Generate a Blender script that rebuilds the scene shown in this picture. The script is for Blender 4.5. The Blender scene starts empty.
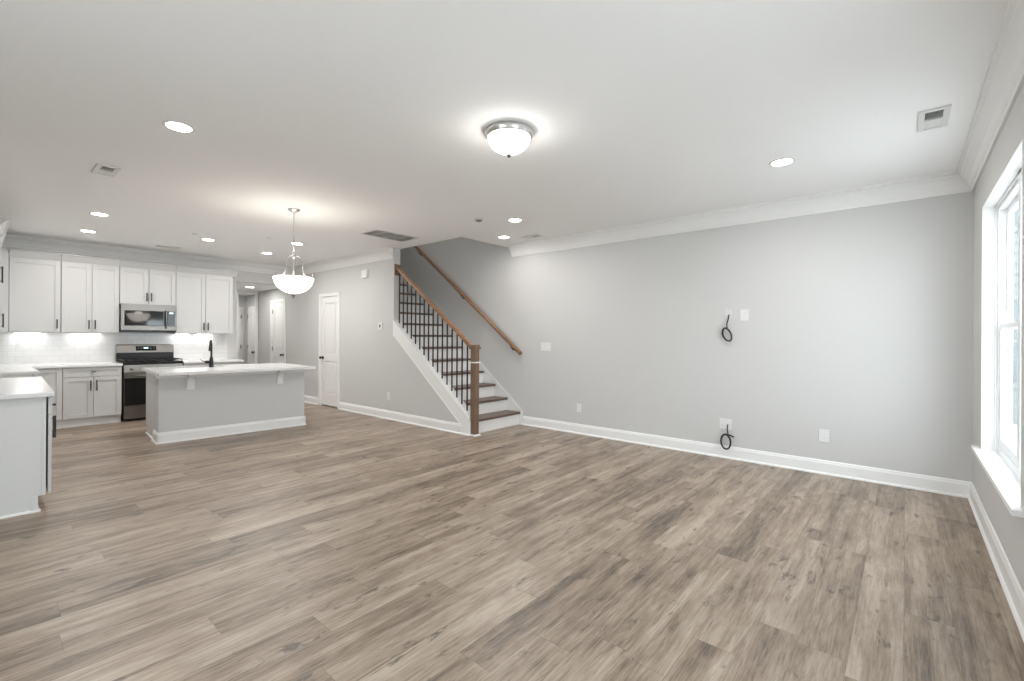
import bpy, bmesh, math, random
from mathutils import Vector, Matrix
random.seed(4)
S = bpy.context.scene
C = S.collection
PI = math.pi

# ---------------------------------------------------------------- camera
YAW = math.radians(40.53); ROLL = math.radians(0.306); FPX = 460.2
cam = bpy.data.cameras.new('camera'); camo = bpy.data.objects.new('camera', cam); C.objects.link(camo)
cam.sensor_fit = 'HORIZONTAL'; cam.sensor_width = 36.0; cam.lens = FPX / 1024 * 36.0
cam.shift_x = 0.0; cam.shift_y = -3.33 / 1024
cam.clip_start = 0.02; cam.clip_end = 300
r0 = Vector((math.cos(YAW), math.sin(YAW), 0)); fw = Vector((-math.sin(YAW), math.cos(YAW), 0)); up = Vector((0, 0, 1))
r3 = math.cos(ROLL) * r0 + math.sin(ROLL) * up; u3 = math.cos(ROLL) * up - math.sin(ROLL) * r0
camo.matrix_world = Matrix(((r3.x, u3.x, -fw.x, 0), (r3.y, u3.y, -fw.y, 0), (r3.z, u3.z, -fw.z, 1.33), (0, 0, 0, 1)))
S.camera = camo

# ---------------------------------------------------------------- colour management, world, lights of the daylight
S.view_settings.view_transform = 'Standard'; S.view_settings.look = 'None'
S.view_settings.gamma = 1.0; S.view_settings.use_curve_mapping = False
S.view_settings.exposure = 1.98
W = bpy.data.worlds.new('overcast_sky'); S.world = W; W.use_nodes = True
bg = W.node_tree.nodes['Background']; bg.inputs[0].default_value = (0.90, 0.96, 1.03, 1); bg.inputs[1].default_value = 3.35
CAN_W, UCL_W, PEND_W = 4.0, 0.045, 1.1
LAMP_COL = (1.0, 0.978, 0.952)
S.cycles.use_denoising = True
S.cycles.max_bounces = 12; S.cycles.diffuse_bounces = 6; S.cycles.glossy_bounces = 4
S.cycles.sample_clamp_indirect = 8.0
def portal(name, loc, rot, sx, sy):
    l = bpy.data.lights.new(name, 'AREA'); l.shape = 'RECTANGLE'; l.size = sx; l.size_y = sy
    o = bpy.data.objects.new(name, l); C.objects.link(o); o.location = loc; o.rotation_euler = rot
    l.cycles.is_portal = True
    return o

# ---------------------------------------------------------------- dimensions (metres)
CZ = 2.745                # ceiling
LY = 5.445                # long wall plane
WX = 0.43                 # window wall plane
SY0, SY1 = 4.35, 4.47     # stair wall
KX = -9.70                # kitchen back wall
KY = -0.10                # kitchen side wall
FY = -1.30                # wall behind the camera
SE = -6.20                # where the full-height stair wall ends
HZ = 2.37                 # hall ceiling
HX = -11.6                # hall end wall
WZ0, WZ1, WYA, WYB = 0.515, 2.315, 3.32, 4.88   # window opening

# ---------------------------------------------------------------- materials
def mat(name, col, rough=0.5, metal=0.0, spec=0.5, emit=None, bump=None):
    m = bpy.data.materials.new(name); m.use_nodes = True
    nt = m.node_tree; b = nt.nodes['Principled BSDF']
    b.inputs['Base Color'].default_value = (*col, 1); b.inputs['Roughness'].default_value = rough
    b.inputs['Metallic'].default_value = metal; b.inputs['Specular IOR Level'].default_value = spec
    if emit:
        b.inputs['Emission Color'].default_value = (*emit[0], 1); b.inputs['Emission Strength'].default_value = emit[1]
    if bump:
        sc, st = bump
        tc = nt.nodes.new('ShaderNodeTexCoord'); n = nt.nodes.new('ShaderNodeTexNoise'); bp = nt.nodes.new('ShaderNodeBump')
        n.inputs['Scale'].default_value = sc; n.inputs['Detail'].default_value = 3
        bp.inputs['Strength'].default_value = st; bp.inputs['Distance'].default_value = 0.002
        nt.links.new(tc.outputs['Object'], n.inputs['Vector']); nt.links.new(n.outputs['Fac'], bp.inputs['Height'])
        nt.links.new(bp.outputs['Normal'], b.inputs['Normal'])
    return m
def wood(name, c0, c1, axis=0, rough=0.4, scale=5.0):
    """grain stretched along one axis"""
    m = mat(name, c0, rough); nt = m.node_tree; b = nt.nodes['Principled BSDF']
    tc = nt.nodes.new('ShaderNodeTexCoord'); mp = nt.nodes.new('ShaderNodeMapping'); n = nt.nodes.new('ShaderNodeTexNoise')
    s = [scale * 9] * 3; s[axis] = scale; mp.inputs['Scale'].default_value = s
    n.inputs['Scale'].default_value = 1.0; n.inputs['Detail'].default_value = 5; n.inputs['Distortion'].default_value = 0.6
    r = nt.nodes.new('ShaderNodeValToRGB'); r.color_ramp.elements[0].position = 0.3; r.color_ramp.elements[1].position = 0.7
    r.color_ramp.elements[0].color = (*c1, 1); r.color_ramp.elements[1].color = (*c0, 1)
    nt.links.new(tc.outputs['Object'], mp.inputs['Vector']); nt.links.new(mp.outputs['Vector'], n.inputs['Vector'])
    nt.links.new(n.outputs['Fac'], r.inputs['Fac']); nt.links.new(r.outputs['Color'], b.inputs['Base Color'])
    return m
WALL = mat('wall_paint', (0.575, 0.573, 0.563), 0.75, spec=0.25, bump=(140, 0.05))
CEIL = mat('ceiling_paint', (0.90, 0.90, 0.90), 0.85, spec=0.15, bump=(120, 0.05))
TRIM = mat('trim_paint', (0.80, 0.80, 0.79), 0.35, bump=(40, 0.02))
DOORP = mat('door_paint', (0.78, 0.775, 0.76), 0.35, bump=(40, 0.02))
CABW = mat('cabinet_paint', (0.565, 0.565, 0.56), 0.38, bump=(60, 0.02))
CABG = mat('end_panel_paint', (0.66, 0.665, 0.655), 0.45, bump=(60, 0.02))
QUARTZ = mat('quartz', (0.74, 0.74, 0.735), 0.15)
BRONZE = mat('dark_bronze', (0.022, 0.019, 0.017), 0.4, metal=0.2)
IRON = mat('black_iron', (0.018, 0.016, 0.015), 0.45, metal=0.3)
BLACK = mat('black_enamel', (0.010, 0.009, 0.009), 0.25, spec=0.3)
GLASSB = mat('black_glass', (0.008, 0.008, 0.008), 0.05, spec=0.35)
STEEL = mat('stainless_steel', (0.25, 0.237, 0.22), 0.28, metal=1.0)
NICKEL = mat('brushed_nickel', (0.60, 0.59, 0.57), 0.3, metal=1.0)
PLATE = mat('white_plastic', (0.72, 0.72, 0.71), 0.35)
SLOT = mat('grey_slot', (0.25, 0.25, 0.25), 0.6)
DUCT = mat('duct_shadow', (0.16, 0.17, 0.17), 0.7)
VENTG = mat('vent_grille_paint', (0.62, 0.62, 0.61), 0.6)
CABLE = mat('black_cable', (0.012, 0.012, 0.012), 0.45)
VINYL = mat('white_vinyl', (0.84, 0.86, 0.87), 0.3)
OAK = wood('stained_oak', (0.33, 0.175, 0.085), (0.20, 0.10, 0.05), 0, 0.33, 4)
OAKV = wood('stained_oak_upright', (0.215, 0.135, 0.085), (0.14, 0.085, 0.055), 2, 0.4, 4)
TREAD = wood('tread_oak', (0.165, 0.112, 0.085), (0.085, 0.055, 0.042), 1, 0.38, 4)
RISER = mat('riser_paint', (0.80, 0.79, 0.77), 0.4)
SIDING = mat('neighbour_siding', (0.115, 0.135, 0.128), 0.8)
LIGHTDISC = mat('lit_lens', (0.9, 0.9, 0.88), 0.5, emit=((1.0, 0.97, 0.93), 6.0))
BOWLLIT = mat('lit_alabaster_glass', (0.92, 0.88, 0.80), 0.3, emit=((1.0, 0.94, 0.84), 1.5))
DOMELIT = mat('lit_frosted_glass', (0.92, 0.91, 0.88), 0.3, emit=((1.0, 0.97, 0.92), 6.0))
DISP = mat('display_digits', (0.05, 0.06, 0.07), 0.2, emit=((0.6, 0.85, 1.0), 0.8))
STICK = mat('steel_dark', (0.20, 0.19, 0.18), 0.35, metal=0.9)

def window_glass():
    m = bpy.data.materials.new('window_glass'); m.use_nodes = True; nt = m.node_tree
    nt.nodes.remove(nt.nodes['Principled BSDF'])
    t = nt.nodes.new('ShaderNodeBsdfTransparent'); t.inputs[0].default_value = (0.77, 0.785, 0.785, 1)
    g = nt.nodes.new('ShaderNodeBsdfGlossy'); g.inputs['Roughness'].default_value = 0.02
    mx = nt.nodes.new('ShaderNodeMixShader'); mx.inputs[0].default_value = 0.06
    nt.links.new(t.outputs[0], mx.inputs[1]); nt.links.new(g.outputs[0], mx.inputs[2])
    nt.links.new(mx.outputs[0], nt.nodes['Material Output'].inputs[0])
    return m
GLASS = window_glass()

def tile_mat():
    m = mat('white_subway_tile', (0.84, 0.84, 0.83), 0.15); nt = m.node_tree; b = nt.nodes['Principled BSDF']
    tc = nt.nodes.new('ShaderNodeTexCoord'); sp = nt.nodes.new('ShaderNodeSeparateXYZ'); cb = nt.nodes.new('ShaderNodeCombineXYZ')
    br = nt.nodes.new('ShaderNodeTexBrick')
    br.inputs['Color1'].default_value = (0.74, 0.74, 0.735, 1); br.inputs['Color2'].default_value = (0.71, 0.71, 0.705, 1)
    br.inputs['Mortar'].default_value = (0.56, 0.56, 0.555, 1); br.inputs['Scale'].default_value = 1.0
    br.inputs['Mortar Size'].default_value = 0.0018; br.inputs['Brick Width'].default_value = 0.155; br.inputs['Row Height'].default_value = 0.078
    nt.links.new(tc.outputs['Object'], sp.inputs[0]); nt.links.new(sp.outputs['Y'], cb.inputs['X']); nt.links.new(sp.outputs['Z'], cb.inputs['Y'])
    nt.links.new(cb.outputs[0], br.inputs['Vector']); nt.links.new(br.outputs['Color'], b.inputs['Base Color'])
    return m
TILE = tile_mat()

def floor_mat():
    m = mat('vinyl_plank_floor', (0.3, 0.27, 0.24), 0.4); nt = m.node_tree; N = nt.nodes; Lk = nt.links.new
    b = N['Principled BSDF']
    def math_(op, a, b_=None, c=None):
        n = N.new('ShaderNodeMath'); n.operation = op
        for i, v in enumerate((a, b_, c)):
            if v is None: continue
            if isinstance(v, (int, float)): n.inputs[i].default_value = v
            else: Lk(v, n.inputs[i])
        return n.outputs[0]
    tc = N.new('ShaderNodeTexCoord'); sp = N.new('ShaderNodeSeparateXYZ'); Lk(tc.outputs['Object'], sp.inputs[0])
    X, Y = sp.outputs['X'], sp.outputs['Y']
    PW, PL = 0.178, 1.22
    u = math_('DIVIDE', X, PW); row = math_('FLOOR', u); fu = math_('FRACT', u)
    wn = N.new('ShaderNodeTexWhiteNoise'); wn.noise_dimensions = '1D'; Lk(row, wn.inputs['W'])
    v = math_('ADD', math_('DIVIDE', Y, PL), wn.outputs['Value']); col = math_('FLOOR', v); fv = math_('FRACT', v)
    cb = N.new('ShaderNodeCombineXYZ'); Lk(row, cb.inputs['X']); Lk(col, cb.inputs['Y'])
    wp = N.new('ShaderNodeTexWhiteNoise'); wp.noise_dimensions = '2D'; Lk(cb.outputs[0], wp.inputs['Vector'])
    rnd = wp.outputs['Value']
    # grain coordinates, shifted per plank
    g = N.new('ShaderNodeCombineXYZ')
    Lk(math_('ADD', X, math_('MULTIPLY', rnd, 37.0)), g.inputs['X']); Lk(math_('ADD', Y, math_('MULTIPLY', rnd, 91.0)), g.inputs['Y']); Lk(math_('MULTIPLY', rnd, 13.0), g.inputs['Z'])
    def noise(sx, sy, detail, dist, rough=0.55):
        mp = N.new('ShaderNodeMapping'); mp.inputs['Scale'].default_value = (sx, sy, 1); Lk(g.outputs[0], mp.inputs['Vector'])
        n = N.new('ShaderNodeTexNoise'); n.inputs['Scale'].default_value = 1; n.inputs['Detail'].default_value = detail
        n.inputs['Distortion'].default_value = dist; n.inputs['Roughness'].default_value = rough
        Lk(mp.outputs[0], n.inputs['Vector']); return n.outputs['Fac']
    def mr(x, a, b_, c, d):
        n = N.new('ShaderNodeMapRange'); n.inputs[1].default_value = a; n.inputs[2].default_value = b_; n.inputs[3].default_value = c; n.inputs[4].default_value = d
        Lk(x, n.inputs[0]); return n.outputs[0]
    fine = noise(110, 7.0, 6, 0.4, 0.7); broad = noise(14, 0.95, 5, 0.6, 0.62); cloud = noise(6, 2.6, 3, 0.8)
    knot = noise(12, 4.0, 6, 0.35, 0.68)
    t = math_('ADD', math_('MULTIPLY', mr(fine, 0.3, 0.7, 0, 1), 0.34), math_('MULTIPLY', mr(broad, 0.3, 0.7, 0, 1), 0.36))
    t = math_('ADD', t, math_('MULTIPLY', mr(cloud, 0.3, 0.7, 0, 1), 0.18))
    t = math_('ADD', t, math_('MULTIPLY', rnd, 0.20))
    ramp = N.new('ShaderNodeValToRGB'); Lk(t, ramp.inputs['Fac'])
    e = ramp.color_ramp.elements
    e[0].position = 0.24; e[0].color = (0.085, 0.062, 0.046, 1)
    e[1].position = 0.80; e[1].color = (0.425, 0.348, 0.278, 1)
    k = e.new(0.5); k.color = (0.250, 0.188, 0.138, 1)
    crack = noise(46, 3.0, 4, 0.3, 0.6)
    kn = math_('MAXIMUM', mr(knot, 0.59, 0.67, 0, 0.85), mr(crack, 0.68, 0.73, 0, 0.75))
    mx = N.new('ShaderNodeMix'); mx.data_type = 'RGBA'; Lk(kn, mx.inputs['Factor']); Lk(ramp.outputs['Color'], mx.inputs[6]); mx.inputs[7].default_value = (0.075, 0.058, 0.048, 1)
    # joints
    du = math_('MULTIPLY', math_('MINIMUM', fu, math_('SUBTRACT', 1.0, fu)), PW)
    dv = math_('MULTIPLY', math_('MINIMUM', fv, math_('SUBTRACT', 1.0, fv)), PL)
    d = math_('MINIMUM', du, dv)
    j = mr(d, 0.0005, 0.0018, 0.5, 0.0)
    mx2 = N.new('ShaderNodeMix'); mx2.data_type = 'RGBA'; Lk(j, mx2.inputs['Factor']); Lk(mx.outputs[2], mx2.inputs[6]); mx2.inputs[7].default_value = (0.07, 0.055, 0.045, 1)
    Lk(mx2.outputs[2], b.inputs['Base Color'])
    Lk(mr(fine, 0.3, 0.7, 0.34, 0.46), b.inputs['Roughness'])
    bp = N.new('ShaderNodeBump'); bp.inputs['Strength'].default_value = 0.12; bp.inputs['Distance'].default_value = 0.001
    Lk(math_('SUBTRACT', fine, j), bp.inputs['Height']); Lk(bp.outputs['Normal'], b.inputs['Normal'])
    return m
FLOOR = floor_mat()

# ---------------------------------------------------------------- mesh helpers
class MB:
    """collects shapes in a frame f(u, d, z) -> world; default is world xyz"""
    def __init__(s, f=None): s.v = []; s.fc = []; s.f = f or (lambda x, y, z: (x, y, z)); s.smooth = []
    def add(s, vs, fs, smooth=False):
        n = len(s.v); s.v += [s.f(*p) for p in vs]; s.fc += [[i + n for i in q] for q in fs]; s.smooth += [smooth] * len(fs); return s
    def box(s, a, b):
        x0, x1 = sorted((a[0], b[0])); y0, y1 = sorted((a[1], b[1])); z0, z1 = sorted((a[2], b[2]))
        return s.add([(x0, y0, z0), (x1, y0, z0), (x1, y1, z0), (x0, y1, z0), (x0, y0, z1), (x1, y0, z1), (x1, y1, z1), (x0, y1, z1)],
                     [(0, 3, 2, 1), (4, 5, 6, 7), (0, 1, 5, 4), (1, 2, 6, 5), (2, 3, 7, 6), (3, 0, 4, 7)])
    def prism(s, poly, a, b, axis='u'):
        """polygon extruded: axis 'u' -> poly is (d,z); 'd' -> (u,z); 'z' -> (u,d)"""
        def P(p, t): return {'u': (t, p[0], p[1]), 'd': (p[0], t, p[1]), 'z': (p[0], p[1], t)}[axis]
        n = len(poly)
        return s.add([P(p, a) for p in poly] + [P(p, b) for p in poly],
                     [list(range(n))[::-1], list(range(n, 2 * n))] + [(i, (i + 1) % n, n + (i + 1) % n, n + i) for i in range(n)])
    def lathe(s, c, prof, n=32, axis='z', closed=True):
        """prof: list of (r, h) along the axis from c"""
        vs = []; fs = []
        for r, h in prof:
            for i in range(n):
                a = 2 * PI * i / n; p, q = r * math.cos(a), r * math.sin(a)
                vs.append({'z': (c[0] + p, c[1] + q, c[2] + h), 'u': (c[0] + h, c[1] + p, c[2] + q), 'd': (c[0] + p, c[1] + h, c[2] + q)}[axis])
        m = len(prof)
        for k in range(m - 1):
            for i in range(n): fs.append((k * n + i, k * n + (i + 1) % n, (k + 1) * n + (i + 1) % n, (k + 1) * n + i))
        s.add(vs, fs, True)
        if closed:
            b0 = len(s.v) - m * n
            s.fc.append([b0 + i for i in range(n)][::-1]); s.fc.append([b0 + (m - 1) * n + i for i in range(n)]); s.smooth += [False, False]
        return s
    def tube(s, pts, r, n=10, caps=True):
        pts = [Vector(p) for p in pts]; rs = r if isinstance(r, (list, tuple)) else [r] * len(pts)
        vs = []; fs = []; prev = None
        for i, p in enumerate(pts):
            t = (pts[min(i + 1, len(pts) - 1)] - pts[max(i - 1, 0)]).normalized()
            if prev is None:
                a = Vector((0, 0, 1)) if abs(t.z) < 0.9 else Vector((1, 0, 0)); x = t.cross(a).normalized()
            else: x = (prev - t * prev.dot(t)).normalized()
            y = t.cross(x); prev = x
            for k in range(n):
                an = 2 * PI * k / n; vs.append(tuple(p + (x * math.cos(an) + y * math.sin(an)) * rs[i]))
        for i in range(len(pts) - 1):
            for k in range(n): fs.append((i * n + k, i * n + (k + 1) % n, (i + 1) * n + (k + 1) % n, (i + 1) * n + k))
        if caps: fs += [list(range(n))[::-1], [(len(pts) - 1) * n + k for k in range(n)]]
        return s.add(vs, fs, True)

OFF = {}
def obj(name, mb, m, parent=None, bevel=0.0, label=None):
    me = bpy.data.meshes.new(name); off = OFF.get(parent, Vector((0, 0, 0))) if parent else Vector((0, 0, 0))
    me.from_pydata([tuple(Vector(p) - off) for p in mb.v], [], mb.fc)
    for i, p in enumerate(me.polygons): p.use_smooth = mb.smooth[i]
    bm = bmesh.new(); bm.from_mesh(me); bmesh.ops.recalc_face_normals(bm, faces=bm.faces)
    if bevel: 
        ed = [e for e in bm.edges if len(e.link_faces) == 2 and e.calc_face_angle(0) > 0.5]
        bmesh.ops.bevel(bm, geom=ed, offset=bevel, segments=2, affect='EDGES', profile=0.6, clamp_overlap=True)
    bm.to_mesh(me); bm.free()
    me.materials.append(m)
    o = bpy.data.objects.new(name, me); C.objects.link(o)
    if parent: o.parent = parent
    OFF[o] = off
    if label: o['label'] = label
    return o
def tag(o, label, cat, group=None, kind=None):
    o['label'] = label; o['category'] = cat
    if group: o['group'] = group
    if kind: o['kind'] = kind
    return o
def thing(name, label, cat, loc, group=None):
    o = bpy.data.objects.new(name, None); o.empty_display_size = 0.05; C.objects.link(o); o.location = loc; OFF[o] = Vector(loc)
    return tag(o, label, cat, group)
def struct(name, mb, m, label, cat, bevel=0.0):
    return tag(obj(name, mb, m, None, bevel), label, cat, None, 'structure')
def dup(o, loc, label, group=None):
    def cp(q, par):
        c = q.copy(); C.objects.link(c); c.parent = par
        for ch in list(q.children):
            if ch.type in ('MESH', 'LIGHT'): cp(ch, c)
        return c
    r = cp(o, None); r.location = loc; r['label'] = label
    if group: r['group'] = group
    return r
def lamp(name, kind, loc, power, parent, **kw):
    l = bpy.data.lights.new(name, kind); l.energy = power; l.color = kw.pop('color', LAMP_COL)
    rot = kw.pop('rot', None)
    for k, v in kw.items(): setattr(l, k, v)
    o = bpy.data.objects.new(name, l); C.objects.link(o); o.parent = parent
    o.location = Vector(loc) - OFF[parent]
    if rot: o.rotation_euler = rot
    return o
# frames: u along the wall, d out of the wall, z up
def f_plusX(x): return lambda u, d, z: (x + d, u, z)        # wall facing +X
def f_minusX(x): return lambda u, d, z: (x - d, u, z)       # wall facing -X
def f_minusY(y): return lambda u, d, z: (u, y - d, z)       # wall facing -Y
def f_plusY(y): return lambda u, d, z: (u, y + d, z)        # wall facing +Y
def f_ceil(z0): return lambda u, d, z: (u, d, z0 - z)       # z is drop below the ceiling

# ---------------------------------------------------------------- room shell
struct('floor', MB().box((-14.5, FY - 0.15, -0.12), (WX + 0.2, LY + 0.1, 0.0)), FLOOR, 'brown grey vinyl plank floor running through the whole open room', 'floor')
cm = MB()
cm.box((KX - 0.1, FY - 0.15, CZ), (WX + 0.2, SY1 + 0.01, CZ + 0.3)).box((-4.78, SY1 + 0.01, CZ), (WX + 0.2, LY + 0.1, CZ + 0.3))
struct('ceiling', cm, CEIL, 'smooth white ceiling of the living room and kitchen', 'ceiling')
struct('ceiling_hall', MB().box((-14.4, 2.9, HZ), (KX - 0.1, SY1 + 0.6, HZ + 0.12)), CEIL, 'lower white ceiling of the hallway past the kitchen', 'ceiling')
struct('ceiling_stairwell', MB().box((-10.2, SY0 - 0.1, 5.2), (-4.6, LY + 0.1, 5.3)), CEIL, 'upper storey ceiling high over the stairs', 'ceiling')
struct('wall_back', MB().box((-10.2, LY, 0), (WX + 0.2, LY + 0.12, 5.25)), WALL, 'long light grey wall running from the stairs to the window corner', 'wall')
wr = MB()
wr.box((WX, FY - 0.1, 0), (WX + 0.2, WYA, CZ)) if False else None
OPEN2 = (0.55, 2.15)      # added opening for a window out of view, lets in more daylight
wr.box((WX, WYB, 0), (WX + 0.16, LY, CZ)).box((WX, WYA, 0), (WX + 0.16, WYB, WZ0)).box((WX, WYA, WZ1), (WX + 0.16, WYB, CZ))
wr.box((WX, OPEN2[1], 0), (WX + 0.16, WYA, CZ)).box((WX, OPEN2[0], 0), (WX + 0.16, OPEN2[1], WZ0)).box((WX, OPEN2[0], WZ1), (WX + 0.16, OPEN2[1], CZ)).box((WX, FY - 0.1, 0), (WX + 0.16, OPEN2[0], CZ))
struct('wall_right', wr, WALL, 'light grey wall around the white window', 'wall')
GX0, GX1 = -2.3, -0.4     # opening added behind the camera for extra daylight
wf = MB().box((GX1, FY - 0.12, 0), (WX, FY, CZ)).box((-5.1, FY - 0.12, 0), (GX0, FY, CZ)).box((GX0, FY - 0.12, 2.2), (GX1, FY, CZ))
struct('wall_front', wf, WALL, 'grey wall behind the camera with a wide opening added for daylight', 'wall')
struct('wall_left', MB().box((KX - 0.1, KY - 0.12, 0), (-4.97, KY, CZ)).box((-5.1, FY, 0), (-4.97, KY - 0.12, CZ)), WALL, 'grey side wall behind the peninsula cabinets', 'wall')
struct('wall_kitchen', MB().box((KX - 0.1, KY, 0), (KX, 3.26, CZ)).box((KX - 0.1, 3.26, HZ), (KX, SY0, CZ)), WALL, 'grey kitchen wall behind the wall cabinets and over the hallway', 'wall')
DX0, DX1, DZ = -8.555, -7.905, 2.080     # closet door opening in the stair wall
HD0, HD1 = -10.80, -10.16               # hall door opening
ws = MB()
ws.box((DX1, SY0, 0), (SE, SY1, CZ)).box((HD1, SY0, 0), (DX0, SY1, CZ)).box((DX0, SY0, DZ), (DX1, SY1, CZ))
ws.box((HX, SY0, 0), (HD0, SY1, HZ)).box((HD0, SY0, 2.08), (HD1, SY1, HZ))
def str_top(x): return 0.215 + (-4.443 - x) * 0.785
ws.prism([(SE, 0), (-4.477, 0), (-4.477, str_top(-4.477) - 0.03), (SE, str_top(SE) - 0.03)], SY0, SY1, 'd')
struct('wall_stair', ws, WALL, 'light grey wall beside the stairs with the thermostat', 'wall')
struct('wall_upper', MB().box((-10.2, SY1 + 0.01 - 0.12, CZ + 0.3), (-4.6, SY1 + 0.01, 5.2)).box((-4.72, SY1 + 0.01, CZ + 0.3), (-4.6, LY, 5.2)).box((-10.2, SY1 + 0.001, 0), (-10.1, LY, 5.2)), WALL, 'grey upper walls enclosing the stairwell', 'wall')
# hall end: cased opening, room beyond with two doors
EY0 = 3.93
struct('wall_hall', MB().box((HX - 0.1, 2.95, 0), (HX, EY0, HZ)).box((HX - 0.1, EY0, 2.36), (HX, 4.34, HZ)).box((HX - 0.1, 4.34, 0), (HX, 4.72, HZ)).box((-14.3, 2.95, 0), (KX - 0.1, 3.07, HZ)), WALL, 'grey walls of the hallway past the kitchen', 'wall')
struct('wall_vestibule', MB().box((-13.2, 2.95, 0), (-13.08, 5.1, HZ)).box((-13.2, 4.60, 0), (HX - 0.1, 4.72, HZ)), WALL, 'grey far walls seen through the hallway', 'wall')

# profiles (d, z)
def crown(prof_f, a, b, m=TRIM, mb=None):
    mb = mb or MB(prof_f)
    P = [(0, CZ), (0, CZ - 0.170), (0.014, CZ - 0.170), (0.018, CZ - 0.150), (0.030, CZ - 0.135), (0.045, CZ - 0.098), (0.070, CZ - 0.062), (0.088, CZ - 0.045), (0.090, CZ - 0.026), (0.106, CZ - 0.020), (0.108, CZ)]
    mb.prism(P, a, b); return mb
struct('trim_1', crown(f_minusY(LY), -4.655, WX), TRIM, 'white crown moulding along the top of the long grey wall', 'crown moulding')
struct('trim_2', crown(f_minusX(WX), FY, LY), TRIM, 'white crown moulding over the window wall', 'crown moulding')
struct('trim_3', crown(f_minusY(SY0), KX, SE - 0.02), TRIM, 'white crown moulding over the closet door and thermostat wall', 'crown moulding')
struct('trim_4', crown(f_plusX(KX), KY, SY0), TRIM, 'white crown moulding above the kitchen cabinets and hallway', 'crown moulding')
struct('trim_5', crown(f_plusY(KY), KX, -4.97), TRIM, 'white crown moulding above the kitchen side wall', 'crown moulding')
def base(fr, a, b, mb=None):
    mb = mb or MB(fr)
    mb.prism([(0, 0), (0.030, 0), (0.030, 0.008), (0.024, 0.017), (0.016, 0.020), (0.016, 0.105), (0.013, 0.113), (0.011, 0.118), (0.009, 0.130), (0.004, 0.136), (0, 0.136)], a, b); return mb
struct('baseboard_back', base(f_minusY(LY), -4.425, WX), TRIM, 'white baseboard along the long grey wall', 'baseboard')
struct('baseboard_right', base(f_minusX(WX), FY, LY), TRIM, 'white baseboard under the window', 'baseboard')
bs = base(f_minusY(SY0), -7.855, -4.60); base(None, HD1 + 0.06, -8.63, bs)
struct('baseboard_stair', bs, TRIM, 'white baseboard along the wall beside the stairs', 'baseboard')

# ---------------------------------------------------------------- interior doors
def interior_door(idx, fr, u0, u1, zt, label, hinge_high=True, knob_u=None, hinge_u=None, casing=True, depth=0.03, cas=0.058):
    """panelled slab in an opening u0..u1; casing, handle and hinges as parts"""
    s = MB(fr); g = 0.004; z0 = 0.022
    a, b = u0 + g, u1 - g; t = zt - g; w = b - a
    st = 0.105 * w / 0.64; d0, d1 = -depth - 0.035, -depth
    midr = (0.86, 0.99)
    s.box((a, d0, z0), (b, d1 - 0.015, t))
    s.box((a, d1 - 0.015, z0), (a + st, d1, t)).box((b - st, d1 - 0.015, z0), (b, d1, t))
    s.box((a + st, d1 - 0.015, z0), (b - st, d1, 0.235)).box((a + st, d1 - 0.015, midr[0]), (b - st, d1, midr[1])).box((a + st, d1 - 0.015, t - 0.12), (b - st, d1, t))
    for (p, q) in ((0.235, midr[0]), (midr[1], t - 0.12)):
        e = 0.035
        s.prism([(a + st + e, p + e), (b - st - e, p + e), (b - st - e, q - e), (a + st + e, q - e)], d1 - 0.015, d1 - 0.006, 'd')
    o = struct('door_%d' % idx, s, DOORP, label, 'door')
    OFF[o] = Vector((0, 0, 0))
    if casing:
        c = MB(fr)
        for (p, q) in ((u0 - cas, u0), (u1, u1 + cas)):
            c.box((p, 0, 0), (q, 0.016, zt + cas)); 
            pp, qq = (p, p + 0.018) if p < u0 else (q - 0.018, q)
            c.box((pp, 0.016, 0), (qq, 0.022, zt + cas))
        c.box((u0, 0, zt), (u1, 0.016, zt + cas)).box((u0 - cas + 0.018, 0.016, zt + cas - 0.018), (u1 + cas - 0.018, 0.022, zt + cas))
        for (p, q) in ((u0 - 0.0, u0 + 0.003), (u1 - 0.003, u1)): c.box((p, -0.11, 0), (q, 0, zt))
        c.box((u0, -0.11, zt - 0.003), (u1, 0, zt))
        obj('casing', c, TRIM, o)
    if knob_u is not None:
        k = MB(fr); k.lathe((knob_u, d1, 0.92), [(0.032, 0), (0.032, 0.008), (0.012, 0.012), (0.011, 0.035), (0.024, 0.042), (0.029, 0.055), (0.024, 0.068), (0.008, 0.072)], 20, 'd')
        obj('handle', k, BRONZE, o, label='dark round door knob')
    if hinge_u is not None:
        for z in (0.20, 1.05, zt - 0.20):
            h = MB(fr); h.box((hinge_u - 0.012, d1, z - 0.045), (hinge_u + 0.012, d1 + 0.005, z + 0.045)); h.lathe((hinge_u, d1 + 0.007, z - 0.047), [(0.007, 0), (0.007, 0.094)], 10, 'z')
            obj('hinge', h, STICK, o)
    return o
interior_door(1, f_minusY(SY0), DX0, DX1, DZ, 'white two panel closet door in the wall beside the stairs', knob_u=DX0 + 0.065, hinge_u=DX1 - 0.004, depth=0.006)
interior_door(2, f_minusY(SY0), HD0, HD1, 2.07, 'white two panel door on the side wall of the hallway', knob_u=HD1 - 0.07, hinge_u=HD0 + 0.016, depth=0.006)
interior_door(3, f_minusY(4.60), -12.76, -12.26, 2.02, 'white door past the end of the hallway with a dark knob', knob_u=-12.32, hinge_u=-12.745, depth=-0.055)
interior_door(4, f_plusX(-13.08), 3.80, 4.49, 2.02, 'white door edge seen beside the kitchen wall end in the hallway', hinge_u=4.478, depth=-0.055)
cs = MB(f_plusX(HX))
cs.box((EY0 - 0.07, 0, 0), (EY0, 0.018, HZ - 0.001)).box((4.28, 0, 0), (4.345, 0.018, HZ - 0.001)).box((EY0, 0, 2.29), (4.28, 0.018, HZ - 0.001))
struct('trim_6', cs, TRIM, 'white casing around the opening at the end of the hallway', 'door casing')

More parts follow.
